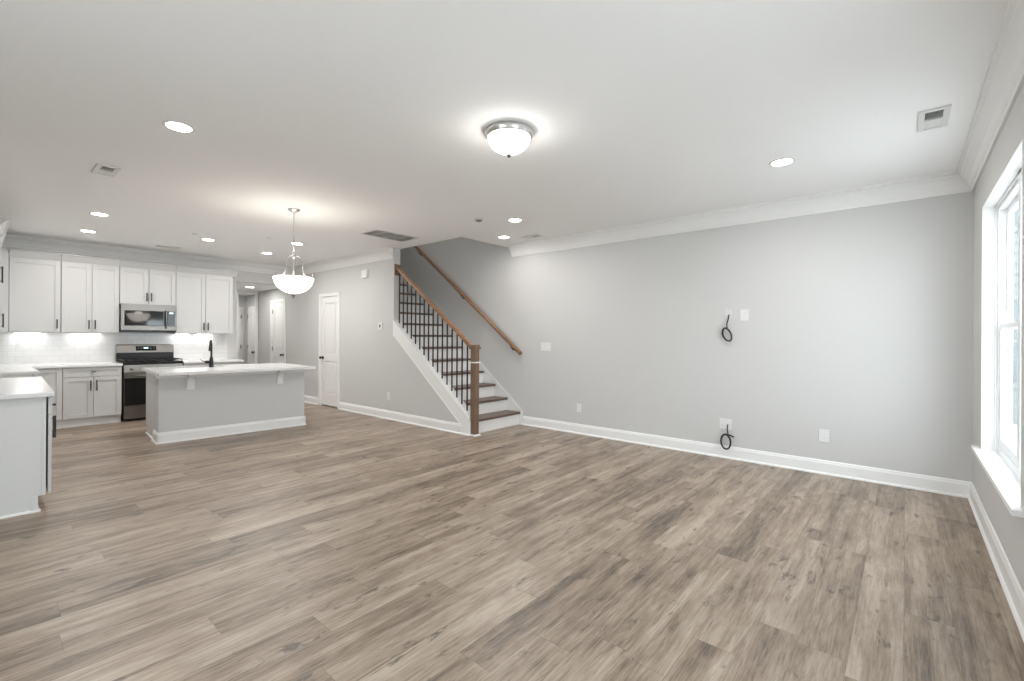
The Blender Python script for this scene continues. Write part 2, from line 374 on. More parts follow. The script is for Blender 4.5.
# ---------------------------------------------------------------- window on the right wall
def window(idx, ya, yb, label, ym=None):
    X0 = WX + 0.080
    fr = MB()
    j = 0.045
    fr.box((X0, ya, WZ0), (X0 + 0.075, ya + j, WZ1)).box((X0, yb - j, WZ0), (X0 + 0.075, yb, WZ1)).box((X0, ya + j, WZ1 - j), (X0 + 0.075, yb - j, WZ1)).box((X0, ya + j, WZ0), (X0 + 0.075, yb - j, WZ0 + j))
    fr.box((X0 - 0.012, ya, WZ0), (X0, ya + 0.02, WZ1)).box((X0 - 0.012, yb - 0.02, WZ0), (X0, yb, WZ1)).box((X0 - 0.012, ya + .02, WZ1 - 0.02), (X0, yb - .02, WZ1))
    ym = ym or (ya + yb) / 2
    fr.box((X0 - 0.012, ym - 0.04, WZ0), (X0 + 0.075, ym + 0.04, WZ1))
    w = struct('window_%d' % idx, fr, VINYL, label, 'window', 0.003); OFF[w] = Vector((0, 0, 0))
    zm = 1.425
    for a, b in ((ya + j, ym - 0.04), (ym + 0.04, yb - j)):
        for (z0, z1, x) in ((zm - 0.02, WZ1 - j, X0 + 0.042), (WZ0 + j, zm + 0.02, X0 + 0.010)):
            s = MB(); r = 0.042; bt = 0.06 if z0 < 1 else 0.04
            s.box((x, a, z0), (x + 0.030, a + r, z1)).box((x, b - r, z0), (x + 0.030, b, z1)).box((x, a + r, z0), (x + 0.030, b - r, z0 + bt)).box((x, a + r, z1 - 0.04), (x + 0.030, b - r, z1))
            so = obj('sash', s, VINYL, w, 0.003)
            obj('pane', MB().box((x + 0.013, a + r, z0 + bt), (x + 0.019, b - r, z1 - 0.04)), GLASS, so)
        lk = MB().box((X0 - 0.004, b - 0.23, zm + 0.022), (X0 + 0.018 + 0.03, b - 0.15, zm + 0.034)).box((X0 + 0.0, b - 0.215, zm + 0.034), (X0 + 0.03, b - 0.20, zm + 0.075)).box((X0 - 0.004, b - 0.22, zm + 0.05), (X0 + 0.02, b - 0.165, zm + 0.066))
        obj('sash_lock', lk, VINYL, w, 0.002)
    # drywall-return liner painted white, stool
    ln = MB().box((WX, yb - 0.001, WZ0), (X0, yb + 0.0, WZ1)) 
    st = MB().box((WX - 0.04, ya - 0.085, WZ0 - 0.028), (WX, yb + 0.15, WZ0)).box((WX, ya, WZ0 - 0.0), (X0 + 0.02, yb, WZ0 + 0.0015))
    obj('sill', st, TRIM, w, 0.0)
    jl = MB().box((WX + 0.001, yb - 0.006, WZ0), (X0, yb, WZ1 - 0.006)).box((WX + 0.001, ya, WZ0), (X0, ya + 0.006, WZ1 - 0.006)).box((WX + 0.001, ya, WZ1 - 0.006), (X0, yb, WZ1))
    obj('jamb_liner', jl, TRIM, w)
    return w
window(1, WYA, WYB, 'white double hung window with deep sill on the right wall', 3.93)
window(2, OPEN2[0], OPEN2[1], 'added white double hung window out of view, letting in more daylight')  # unseen window, added to raise the daylight level
portal('window_portal', (WX + 0.18, (WYA + WYB) / 2, (WZ0 + WZ1) / 2), (0, PI / 2, 0), WZ1 - WZ0, WYB - WYA)
portal('window_portal', (WX + 0.18, sum(OPEN2) / 2, (WZ0 + WZ1) / 2), (0, PI / 2, 0), WZ1 - WZ0, OPEN2[1] - OPEN2[0])
portal('door_portal', ((GX0 + GX1) / 2, FY - 0.13, 1.1), (PI / 2, 0, 0), GX1 - GX0, 2.2)
# unseen glass door added behind the camera to let in daylight
gd = MB(f_plusY(FY))
for a, b in ((GX0, (GX0 + GX1) / 2), ((GX0 + GX1) / 2, GX1)):
    gd.box((a, -0.09, 0.0), (a + 0.08, -0.04, 2.2)).box((b - 0.08, -0.09, 0), (b, -0.04, 2.2)).box((a, -0.09, 0), (b, -0.04, 0.1)).box((a, -0.09, 2.1), (b, -0.04, 2.2))
d5 = struct('door_5', gd, VINYL, 'added white sliding glass door behind the camera for daylight', 'door'); OFF[d5] = Vector((0, 0, 0))
obj('pane', MB(f_plusY(FY)).box((GX0 + 0.02, -0.068, 0.05), (GX1 - 0.02, -0.062, 2.15)), GLASS, d5)
# outdoors
struct('ground_outside', MB().box((WX + 0.25, -12, -0.4), (30, 24, -0.3)).box((-16, -14, -0.4), (WX + 0.25, FY - 0.3, -0.3)), mat('outdoor_ground', (0.66, 0.66, 0.64), 0.9, bump=(6, 0.4)), 'ground outside the window, made pale to bounce daylight indoors', 'ground')  # ground kept pale as a reflector, lifts daylight onto the ceiling
nb = thing('neighbouring_house', 'grey green neighbouring house seen through the window glass', 'house', (6, 15, -0.3))
HY = 13.0
nw = MB(); nw.box((0.9, HY, -0.3), (12, HY + 8, 6.4))
for k in range(32): nw.box((0.9, HY - 0.02, -0.2 + k * 0.2), (12, HY, -0.04 + k * 0.2))
nw.box((0.88, HY - 0.03, -0.3), (1.0, HY, 6.4))
obj('wall', nw, SIDING, nb)
obj('roof', MB().prism([(HY - 0.5, 6.35), (HY + 8.5, 6.35), (HY + 4, 9.0)], 0.5, 12.4, 'u'), mat('grey_shingles', (0.16, 0.17, 0.18), 0.8, bump=(20, 0.4)), nb)
PANE = mat('reflecting_pane', (0.06, 0.08, 0.08), 0.1)
for x in (1.5, 4.0, 7.0, 9.5):
    for z in (0.5, 3.5):
        wn = obj('window', MB().box((x - 0.1, HY - 0.06, z - 0.1), (x, HY, z + 1.7)).box((x + 1.0, HY - 0.06, z - 0.1), (x + 1.1, HY, z + 1.7)).box((x, HY - 0.06, z + 1.6), (x + 1.0, HY, z + 1.7)).box((x, HY - 0.06, z - 0.1), (x + 1.0, HY, z)).box((x, HY - 0.05, z + 0.78), (x + 1.0, HY, z + 0.83)), SIDING, nb)
        obj('pane', MB().box((x, HY - 0.035, z), (x + 1.0, HY - 0.025, z + 1.6)), PANE, wn)

# ---------------------------------------------------------------- staircase
RISE, RUN, NX1 = 0.1945, 0.2585, -4.455
stc = thing('staircase', 'straight staircase with dark oak treads, white risers and iron balusters', 'staircase', (-4.45, 4.95, 0))
for n in range(1, 16):
    nx = NX1 - RUN * (n - 1); z = RISE * n
    y0, y1 = SY1 + 0.004, LY - 0.024
    obj('riser', MB().box((nx - 0.045, y0, z - RISE + 0.0), (nx - 0.027, y1, z - 0.034)), RISER, stc)
    b0, b1 = nx - RUN - 0.026, nx
    obj('tread', MB().box((b0, y0, z - 0.034), (b1, y1, z)), TREAD, stc, 0.009)
# boards: outer stringer on the room side, wall skirt on the long wall
sk = MB()
def lo_line(x): return str_top(x) - 0.235
xL = -4.458
sk.prism([(xL, 0), (xL, str_top(xL)), (SE, str_top(SE)), (SE, lo_line(SE)), (-4.585, lo_line(-4.585)), (-4.585, 0)], SY0 - 0.014, SY0 - 0.0005, 'd')
sk.prism([(xL, str_top(xL) - 0.03), (xL, str_top(xL)), (SE + 0.001, str_top(SE)), (SE + 0.001, str_top(SE) - 0.03)], SY0, SY1 + 0.003, 'd')
sk.box((-4.476, SY0 - 0.001, 0), (xL, SY1 + 0.003, str_top(xL)))
sk.prism([(SY0 - 0.014, 0), (SY0 - 0.030, 0), (SY0 - 0.030, 0.008), (SY0 - 0.024, 0.017), (SY0 - 0.014, 0.02)], -4.60, -4.45, 'u')
# bead under the lower edge of the board
sk.prism([(SE, lo_line(SE)), (-4.60, lo_line(-4.60)), (-4.60, lo_line(-4.60) + 0.016), (SE, lo_line(SE) + 0.016)], SY0 - 0.018, SY0 - 0.014, 'd')
obj('stringer', sk, TRIM, stc, label='white skirt board along the room side of the stairs')
def rs_top(x): return 0.206 + (-4.446 - x) * 0.785
rk = MB(); x0 = -4.432
rk.prism([(x0, 0), (x0, rs_top(x0) + 0.01), (-8.2, rs_top(-8.2) + 0.01), (-8.2, rs_top(-8.2) - 0.45), (-4.8, 0)], LY - 0.022, LY - 0.0005, 'd')
rk.prism([(x0 + 0.006, 0), (x0 + 0.006, rs_top(x0) + 0.025), (-8.2, rs_top(-8.2) + 0.025), (-8.2, rs_top(-8.2) + 0.0), (x0 - 0.018, rs_top(x0) - 0.0), (x0 - 0.018, 0)], LY - 0.030, LY - 0.022, 'd')
obj('wall_skirt', rk, TRIM, stc)
# newel
nxc, nyc, h = -4.424, 4.405, 0.042
nw_ = MB()
nw_.box((nxc - h, nyc - h, 0.012), (nxc + h, nyc + h, 1.165))
nwo = obj('newel_post', nw_, OAKV, stc, 0.004)
cp = MB().box((nxc - 0.058, nyc - 0.058, 1.165), (nxc + 0.058, nyc + 0.058, 1.196)).box((nxc - 0.047, nyc - 0.047, 1.196), (nxc + 0.047, nyc + 0.047, 1.222))
obj('cap', cp, OAKV, nwo, 0.004)
obj('collar', MB().box((nxc - 0.053, nyc - 0.053, 0.978), (nxc + 0.053, nyc + 0.053, 0.994)), TRIM, nwo, 0.003, label='pale thin collar moulding')
sh = MB().box((nxc - 0.058, nyc - 0.062, 0), (nxc + 0.062, nyc + 0.058, 0.014)).box((nxc - 0.050, nyc - 0.054, 0.012), (nxc + 0.054, nyc + 0.05, 0.02))
obj('base_moulding', sh, TRIM, nwo)
# handrail on the balusters
def rail_z(x): return 1.196 + (-4.443 - x) * 0.727       # top of the rail
RX0, RX1 = -4.443, SE + 0.012
def rail(mb, yc, xa, xb, zf, w=0.056, t=0.070):
    P = [(-0.5, -0.35), (-0.5, -0.75), (-0.32, -0.85), (-0.32, -1), (0.32, -1), (0.32, -0.85), (0.5, -0.75), (0.5, -0.35), (0.42, -0.12), (0.25, 0), (-0.25, 0), (-0.42, -0.12)]
    vs = [(xa, yc + p * w, zf(xa) + q * t) for p, q in P] + [(xb, yc + p * w, zf(xb) + q * t) for p, q in P]
    n = len(P); mb.add(vs, [list(range(n))[::-1], list(range(n, 2 * n))] + [(i, (i + 1) % n, n + (i + 1) % n, n + i) for i in range(n)])
rl = MB(); rail(rl, 4.41, RX0 - 0.0, RX1, rail_z)
obj('handrail', rl, OAK, stc, 0.0, label='warm oak handrail over the balusters')
obj('rosette', MB().box((SE + 0.001, SY0 + 0.004, rail_z(SE) - 0.165), (SE + 0.02, SY1 - 0.004, rail_z(SE) + 0.012)), OAKV, stc, 0.003)
nb_ = 13 + 2
x = -4.575; k = 0
while x > SE + 0.03:
    zb, zt = str_top(x) - 0.004, rail_z(x) - 0.066
    b = MB().box((x - 0.0075, 4.41 - 0.0075, zb), (x + 0.0075, 4.41 + 0.0075, zt))
    obj('baluster', b, IRON, stc)
    x -= 0.1041; k += 1
# wall rail on the long wall
wrl = thing('wall_handrail', 'oak wall handrail climbing the long grey wall above the stairs', 'handrail', (-4.43, LY, 1.0))
def wz(x): return 1.118 + (-4.43 - x) * 0.757
wm = MB(); wm.tube([(-4.43, LY - 0.075, wz(-4.43) - 0.026), (-7.9, LY - 0.075, wz(-7.9) - 0.026)], 0.030, 16)
obj('rail', wm, OAK, wrl)
obj('end_cap', MB().tube([(-4.432, LY - 0.075, wz(-4.432) - 0.026), (-4.418, LY - 0.075, wz(-4.418) - 0.026)], [0.0315, 0.0315], 16), OAKV, wrl, label='dark rounded rail end')
for x in (-4.62, -5.75, -6.9):
    bk = MB(); zc = wz(x) - 0.052
    bk.tube([(x, LY - 0.075, zc), (x, LY - 0.07, zc - 0.03), (x, LY - 0.045, zc - 0.055), (x, LY, zc - 0.06)], 0.006, 8)
    bk.lathe((x, LY - 0.008, zc - 0.06), [(0.026, 0), (0.026, 0.008)], 16, 'd')
    obj('bracket', bk, BRONZE, wrl)

# ---------------------------------------------------------------- cabinet helpers
def pull(fr, u, d, za, zb=None, horiz=None, r=0.0070, so=0.030):
    m = MB(fr)
    if horiz is None:
        m.box((u - r, d + so - r, za), (u + r, d + so + r, zb))
        for z in (za + 0.018, zb - 0.018): m.box((u - 0.004, d, z - 0.004), (u + 0.004, d + so, z + 0.004))
    else:
        a, b = horiz
        m.box((a, d + so - r, za - r), (b, d + so + r, za + r))
        for t in (a + 0.012, b - 0.012): m.box((t - 0.004, d, za - 0.004), (t + 0.004, d + so, za + 0.004))
    return m
def shaker(fr, a, b, z0, z1, d, th=0.02, fw_=0.058):
    m = MB(fr); w = min(fw_, (z1 - z0) * 0.3)
    m.box((a, d, z0), (a + fw_, d + th, z1)).box((b - fw_, d, z0), (b, d + th, z1)).box((a + fw_, d, z0), (b - fw_, d + th, z0 + w)).box((a + fw_, d, z1 - w), (b - fw_, d + th, z1))
    m.box((a + fw_, d, z0 + w), (b - fw_, d + th - 0.011, z1 - w))
    return m
def add_door(par, fr, a, b, z0, z1, d, hu, hz, name='door', material=None):
    o = obj(name, shaker(fr, a, b, z0, z1, d), material or CABW, par, 0.0015)
    if hu is not None: obj('handle', pull(fr, hu, d + 0.02, *hz), BRONZE, o)
    return o
def cab_crown(fr, a, b, d, z0, z1, ret_a=False, ret_b=False, ov=0.07):
    m = MB(fr)
    P = [(0.0, z0), (d + 0.006, z0), (d + 0.012, z0 + 0.012), (d + 0.022, z0 + 0.03), (d + ov * 0.75, z1 - 0.02), (d + ov, z1 - 0.012), (d + ov, z1), (0.0, z1)]
    m.prism(P, a - (ov if ret_a else 0), b + (ov if ret_b else 0)); return m
# upper cabinets on the kitchen wall; doors stand 0.32 off the wall
FRK = f_plusX(KX)
UD = 0.30; UZ0, UZ1, UZC = 1.365, 2.392, 2.505
def upper(a, b, zb, splits, handles, label, group='white wall cabinets', crown_end=False):
    t = thing('wall_cabinet', label, 'cabinet', (KX + 0.15, (a + b) / 2, zb), group)
    m = MB(FRK); m.box((a + 0.0008, 0.002, zb), (b - 0.0008, UD - 0.003, UZC - 0.02)); obj('body', m, CABW, t)
    cr = cab_crown(FRK, a + 0.0008, b - 0.0008, UD + 0.001, UZ1 + 0.02, UZC + 0.005, ret_b=crown_end); obj('crown', cr, CABW, t)
    e = [a] + splits + [b]
    for i in range(len(e) - 1):
        h = handles[i]
        add_door(t, FRK, e[i] + 0.004, e[i + 1] - 0.004, zb + 0.004, UZ1, UD, h, (zb + 0.055, zb + 0.055 + 0.135))
    return t
upper(0.312, 0.826, UZ0, [], [0.785], 'single door white wall cabinet in the kitchen corner')
upper(0.828, 1.486, UZ0, [1.163], [1.128, 1.198], 'double door white wall cabinet left of the microwave')
upper(1.488, 2.219, 1.826, [1.853], [1.823, 1.884], 'short white wall cabinet directly above the microwave')
upper(2.221, 3.088, UZ0, [2.655], [2.624, 2.690], 'double door white wall cabinet right of the microwave beside the hallway', crown_end=True)
# left run wall cabinets (face +Y)
FRL = f_plusY(KY)
LD = 0.182 - KY
cc1 = 0
c1 = thing('wall_cabinet', 'white wall cabinet on the side wall meeting the corner cabinet', 'cabinet', (-8.6, 0.0, UZ0), 'white wall cabinets')
obj('body', MB(FRL).box((KX + 0.003, 0.002, UZ0), (-7.90, LD - 0.0, UZC - 0.02)), CABW, c1)
obj('filler', MB().box((KX + 0.002, 0.184, UZ0), (KX + UD + 0.018, 0.310, UZC - 0.0)), CABW, c1)
obj('crown', cab_crown(FRL, -9.30, -7.90, LD + 0.001, UZ1 + 0.02, UZC + 0.005, ov=0.058), CABW, c1)
add_door(c1, FRL, -8.62, -7.904, UZ0 + 0.004, UZ1, LD, -8.36, (UZ0 + 0.05, UZ0 + 0.22))
add_door(c1, FRL, -9.34, -8.626, UZ0 + 0.004, UZ1, LD, None, None)
c2 = thing('wall_cabinet', 'white wall cabinet over the refrigerator gap at the side wall', 'cabinet', (-7.4, 0.0, 1.83), 'white wall cabinets')
obj('body', MB(FRL).box((-7.898, 0.002, 1.83), (-6.95, LD - 0.032, UZC - 0.02)), CABW, c2)
obj('crown', cab_crown(FRL, -7.898, -6.95, LD - 0.031, UZ1 + 0.02, UZC + 0.005, ov=0.090), CABW, c2)
add_door(c2, FRL, -7.894, -7.43, 1.834, UZ1, LD - 0.032, -7.47, (1.89, 2.07))
add_door(c2, FRL, -7.424, -6.954, 1.834, UZ1, LD - 0.032, None, None)

# base cabinets
BD = 0.60; CT0, CT1 = 0.862, 0.895
def base_cab(a, b, label, fr, org, depth, drawer_split=None, dh=None, doors=None, hs=None, gap=0.0):
    t = thing('base_cabinet', label, 'cabinet', org, 'white base cabinets')
    m = MB(fr); m.box((a, 0.002, 0.115), (b, depth, CT0 - 0.001)); m.box((a, 0.002, 0), (b, depth - 0.055, 0.115)); obj('body', m, CABW, t)
    obj('toe_kick', MB(fr).box((a, depth - 0.055, 0.001), (b, depth - 0.045, 0.114)).box((a, depth - 0.045, 0), (b, depth - 0.032, 0.016)), TRIM, t)
    zd = 0.715
    if dh is not None:
        o = obj('drawer', shaker(fr, a + 0.003, b - 0.003, zd + 0.004, CT0 - 0.012, depth + gap, fw_=0.05), CABW, t, 0.0015)
        c = (a + b) / 2
        if dh: obj('handle', pull(fr, c, depth + 0.02, (zd + CT0) / 2, None, (c - 0.022, c + 0.022), 0.007), BRONZE, o)
    e = doors or []
    for i in range(len(e) - 1):
        add_door(t, fr, e[i] + 0.003, e[i + 1] - 0.003, 0.125, zd - 0.003 if dh is not None else CT0 - 0.012, depth + gap, hs[i], (0.515, 0.665))
    return t
base_cab(0.822, 1.470, 'white base cabinet with one drawer and two doors beside the gas range', FRK, (KX + .3, 1.15, 0), BD, dh=True, doors=[0.822, 1.148, 1.470], hs=[1.115, 1.181])
base_cab(0.470, 0.820, 'plain corner base cabinet between the side run and the two door cabinet', FRK, (KX + .3, .65, 0), BD, doors=[0.497, 0.820], hs=[None])
base_cab(2.262, 3.130, 'white base cabinet right of the gas range behind the island', FRK, (KX + .3, 2.7, 0), BD, dh=True, doors=[2.262, 2.696, 3.130], hs=[2.66, 2.73])
# side run far piece
base_cab(-9.096, -7.885, 'white base cabinet under the short counter past the refrigerator gap', FRL, (-8.5, .15, 0), 0.455 - KY, dh=True, doors=[-9.09, -8.49, -7.885], hs=[None, None])
obj('end_panel', MB().box((-7.8845, KY + 0.002, 0), (-7.870, 0.452, CT0 - 0.001)), CABG, bpy.data.objects['base_cabinet.003'])
# peninsula piece near the camera
pn = base_cab(-6.80, -4.975, 'large white base cabinet run ending in a flat panel nearest the camera', FRL, (-5.9, .1, 0), 0.360 - KY, dh=False, doors=[-6.80, -6.19, -5.58, -4.975], hs=[None, None, None], gap=0.012)
ep = MB()
ep.prism([(KY + 0.002, 0), (0.318, 0), (0.318, 0.118), (0.358, 0.118), (0.358, CT0 - 0.001), (KY + 0.002, CT0 - 0.001)], -4.974, -4.955, 'u')
obj('end_panel', ep, CABG, pn, label='pale grey flat end panel')
obj('edge_stile', MB().box((-4.955, 0.338, 0.118), (-4.949, 0.3585, CT0 - 0.001)).box((-4.955, 0.278, 0), (-4.949, 0.318, 0.118)), CABG, pn)
obj('shoe_moulding', MB().prism([(-4.955, 0), (-4.943, 0), (-4.945, 0.012), (-4.955, 0.018)], KY, 0.332, 'd'), TRIM, pn)
obj('handle', pull(FRL, -5.0, 0.392 - KY, 0.790, None, (-5.03, -4.985), 0.007, so=0.016), BRONZE, pn)
obj('handle', pull(FRL, -5.0, 0.392 - KY, 0.535, 0.705, r=0.009, so=0.016), BRONZE, pn)

# counters
ct = MB()
PEN = [(-6.83, KY + 0.001), (-4.915, KY + 0.001), (-4.915, 0.400), (-6.83, 0.462)]
ct.prism([(KX + 0.001, KY + 0.001), (-7.862, KY + 0.001), (-7.862, 0.510), (-9.055, 0.510), (-9.055, 1.476), (KX + 0.001, 1.476)], CT0, CT1, 'z')
tag(obj('countertop', ct, QUARTZ, None, 0.004), 'white quartz corner countertop left of the gas range', 'countertop', 'white quartz countertops')
tag(obj('countertop', MB().box((KX + 0.001, 2.256, CT0), (-9.055, 3.165, CT1)), QUARTZ, None, 0.004), 'white quartz countertop right of the gas range by the hallway', 'countertop', 'white quartz countertops')
tag(obj('countertop', MB().prism(PEN, CT0, CT1, 'z'), QUARTZ, None, 0.004), 'white quartz countertop on the peninsula nearest the camera', 'countertop', 'white quartz countertops')
# backsplash
bsp = MB().box((KX + 0.0005, KY + 0.01, CT1), (KX + 0.009, 3.10, UZ0)).box((KX + 0.0005, 1.49, 0.80), (KX + 0.009, 2.25, CT1))
struct('trim_7', bsp, TILE, 'white glossy subway tile backsplash over the kitchen counter', 'backsplash')

# wall plates
def plate(fr, u, z, w, h, kind, label, group=None, gangs=1, th=0.006, m=None):
    ox, oy, oz = fr(u, 0, z)
    t = thing({'outlet': 'outlet', 'switch': 'light_switch', 'cable': 'cable_plate'}[kind], label, {'outlet': 'outlet', 'switch': 'light switch', 'cable': 'wall plate'}[kind], (ox, oy, oz - h / 2), group)
    obj('cover_plate', MB(fr).box((u - w / 2, 0.0005, z - h / 2), (u + w / 2, th, z + h / 2)), m or PLATE, t, 0.002)
    gw = w / gangs
    for g in range(gangs):
        c = u - w / 2 + gw * (g + 0.5)
        if kind == 'outlet':
            for dz in (-0.02, 0.02):
                so = obj('socket', MB(fr).box((c - 0.016, th, z + dz - 0.014), (c + 0.016, th + 0.003, z + dz + 0.014)), PLATE, t, 0.001)
                obj('slot', MB(fr).box((c - 0.008, th + 0.003, z + dz - 0.004), (c - 0.006, th + 0.0035, z + dz + 0.006)).box((c + 0.006, th + 0.003, z + dz - 0.004), (c + 0.008, th + 0.0035, z + dz + 0.006)), SLOT, so)
        elif kind == 'switch':
            obj('rocker', MB(fr).box((c - 0.016, th, z - 0.033), (c + 0.016, th + 0.002, z + 0.033)).prism([(th + 0.002, z - 0.03), (th + 0.005, z - 0.03), (th + 0.002, z + 0.03)], c - 0.014, c + 0.014, 'u'), PLATE, t)
    return t
FRB = f_minusY(LY)
PAINTED = mat('painted_plate', (0.62, 0.62, 0.61), 0.5)
plate(FRB, -4.005, 1.192, 0.185, 0.125, 'switch', 'three gang white light switch near the foot of the wall handrail', gangs=3)
plate(FRB, -3.426, 0.356, 0.072, 0.117, 'outlet', 'white outlet low on the long wall nearest the stairs', 'white outlets on the long wall')
plate(FRB, -1.330, 1.584, 0.082, 0.122, 'outlet', 'white outlet high on the long wall beside the upper cable coil', 'white outlets on the long wall')
plate(FRB, -0.605, 0.376, 0.084, 0.122, 'outlet', 'white outlet low on the long wall nearest the window corner', 'white outlets on the long wall', th=0.009)
plate(FRB, -1.488, 1.600, 0.082, 0.122, 'cable', 'wall coloured blank plate behind the upper hanging cable', m=PAINTED)
pq = plate(FRB, -1.518, 0.378, 0.125, 0.117, 'cable', 'double white plate behind the lower hanging cable')
obj('jack', MB(FRB).lathe((-1.552, 0.006, 0.362), [(0.008, 0), (0.006, 0.006)], 12, 'd'), NICKEL, pq)
def ring(c, a, b, tilt, turns, r, dy, squash=0.0, start=PI / 2, n=40):
    pts = []
    for i in range(int(n * turns) + 1):
        th = start + 2 * PI * i / n; k = i / n
        px = a * math.cos(th); pz = b * math.sin(th)
        ct_, st_ = math.cos(tilt), math.sin(tilt)
        pts.append((c[0] + px * ct_ - pz * st_, c[1] - dy * (0.4 + 0.6 * math.sin(k * 2.7) ** 2) - 0.004 * k, c[2] + px * st_ + pz * ct_))
    return pts
# pixel-measured: coil sizes in metres on the wall plane
cu = MB()
coil = ring((-1.500, LY - 0.012, 1.372), 0.043, 0.075, 0.42, 2.85, 0.0055, 0.026)
cu.tube([(-1.488, LY - 0.007, 1.588), (-1.486, LY - 0.024, 1.575), (-1.492, LY - 0.03, 1.53), (-1.507, LY - 0.026, 1.48), (-1.500, LY - 0.024, 1.452), coil[0]], 0.0068, 8)
co = obj('hanging_cable', cu, CABLE); tag(co, 'black cable coil hanging high on the long grey wall', 'cable', 'coiled black cables')
obj('coil', MB().tube(coil, 0.0085, 8), CABLE, co)
cl = MB()
coil2 = ring((-1.502, LY - 0.036, 0.190), 0.050, 0.080, 0.06, 2.9, 0.006, 0.014)
cl.tube([(-1.494, LY - 0.007, 0.372), (-1.492, LY - 0.03, 0.362), (-1.492, LY - 0.036, 0.32), (-1.482, LY - 0.04, 0.275), coil2[0]], 0.0065, 8)
cl.tube([coil2[0], (-1.455, LY - 0.052, 0.266), (-1.418, LY - 0.052, 0.252)], 0.0085, 8)
co2 = obj('hanging_cable', cl, CABLE); tag(co2, 'black cable coil hanging low in front of the baseboard', 'cable', 'coiled black cables')
obj('coil', MB().tube(coil2, 0.0088, 8), CABLE, co2)
plate(f_minusY(SY0), -6.333, 0.371, 0.072, 0.117, 'outlet', 'white outlet low on the wall under the thermostat')
# kitchen outlets
FRT = f_plusX(KX + 0.0085)
plate(FRT, 0.435, 1.20, 0.075, 0.117, 'outlet', 'white outlet in the tile under the corner wall cabinet', 'outlets in the backsplash')
plate(FRT, 1.105, 1.19, 0.075, 0.117, 'outlet', 'white outlet in the tile left of the gas range', 'outlets in the backsplash')
plate(FRT, 2.85, 1.17, 0.12, 0.117, 'switch', 'white switch plate in the tile right of the faucet', gangs=2)
# thermostat and door chime on the stair wall
FRS = f_minusY(SY0)
th_ = thing('thermostat', 'white square thermostat with dark screen beside the stairs', 'thermostat', (-6.55, SY0, 1.45))
obj('body', MB(FRS).box((-6.605, 0.0005, 1.442), (-6.495, 0.022, 1.555)), PLATE, th_, 0.005)
obj('screen', MB(FRS).box((-6.573, 0.022, 1.478), (-6.535, 0.0235, 1.525)), mat('grey_screen', (0.10, 0.10, 0.10), 0.2), th_)
dc = thing('door_chime', 'white square door chime box high on the stair wall', 'door chime', (-7.0, SY0, 2.33))
obj('body', MB(FRS).box((-7.085, 0.0005, 2.325), (-6.925, 0.042, 2.462)), PLATE, dc, 0.008)
obj('grille', MB(FRS).box((-7.05, 0.042, 2.35), (-6.96, 0.0435, 2.356)).box((-7.05, 0.042, 2.364), (-6.96, 0.0435, 2.370)).box((-7.05, 0.042, 2.378), (-6.96, 0.0435, 2.384)), PLATE, dc)

# ---------------------------------------------------------------- microwave
mw = thing('microwave', 'stainless over-the-range microwave under the short wall cabinet', 'microwave', (KX + .2, 1.853, 1.395))
ma, mb_, mz0, mz1, md = 1.492, 2.215, 1.398, 1.822, 0.375
obj('body', MB(FRK).box((ma, 0.01, mz0), (mb_, md, mz1)), mat('microwave_case', (0.05, 0.05, 0.05), 0.4), mw)
fp = MB(FRK); fp.box((ma, md, mz1 - 0.098), (mb_, md + 0.02, mz1)).box((ma, md, mz0 + 0.012), (mb_, md + 0.02, mz0 + 0.082))
fp.box((ma, md, mz0 + 0.082), (ma + 0.042, md + 0.02, mz1 - 0.098)).box((mb_ - 0.024, md, mz0 + 0.082), (mb_, md + 0.02, mz1 - 0.098))
obj('fascia', fp, STEEL, mw, 0.002)
dr = obj('door', MB(FRK).box((ma + 0.042, md, mz0 + 0.082), (mb_ - 0.155, md + 0.018, mz1 - 0.098)), GLASSB, mw)
obj('window', MB(FRK).add([(ma + 0.055, md + 0.018, mz0 + 0.092), (mb_ - 0.185, md + 0.018, mz0 + 0.092), (mb_ - 0.185, md + 0.018, mz1 - 0.108), (ma + 0.055, md + 0.018, mz1 - 0.108), (ma + 0.055, md + 0.0235, mz0 + 0.092), (mb_ - 0.185, md + 0.0315, mz0 + 0.092), (mb_ - 0.185, md + 0.0270, mz1 - 0.108), (ma + 0.055, md + 0.0190, mz1 - 0.108)], [(0, 1, 2, 3), (4, 7, 6, 5), (0, 4, 5, 1), (1, 5, 6, 2), (2, 6, 7, 3), (3, 7, 4, 0)]), mat('window_mesh', (0.014, 0.014, 0.014), 0.05, spec=0.6), dr)
obj('handle', MB(FRK).tube([(mb_ - 0.150, md + 0.02, mz1 - 0.085), (mb_ - 0.150, md + 0.05, mz1 - 0.095), (mb_ - 0.150, md + 0.058, mz1 - 0.16), (mb_ - 0.150, md + 0.058, mz0 + 0.12), (mb_ - 0.150, md + 0.05, mz0 + 0.06), (mb_ - 0.150, md + 0.02, mz0 + 0.05)], 0.011, 12), STEEL, dr)
cpn = obj('control_panel', MB(FRK).box((mb_ - 0.125, md, mz0 + 0.082), (mb_ - 0.024, md + 0.018, mz1 - 0.098)), GLASSB, mw)
obj('display', MB(FRK).box((mb_ - 0.100, md + 0.018, mz1 - 0.135), (mb_ - 0.050, md + 0.0185, mz1 - 0.115)), DISP, cpn)
obj('vent_grille', MB(FRK).box((ma + 0.02, 0.05, mz0 - 0.012), (mb_ - 0.02, md - 0.01, mz0)), BLACK, mw)

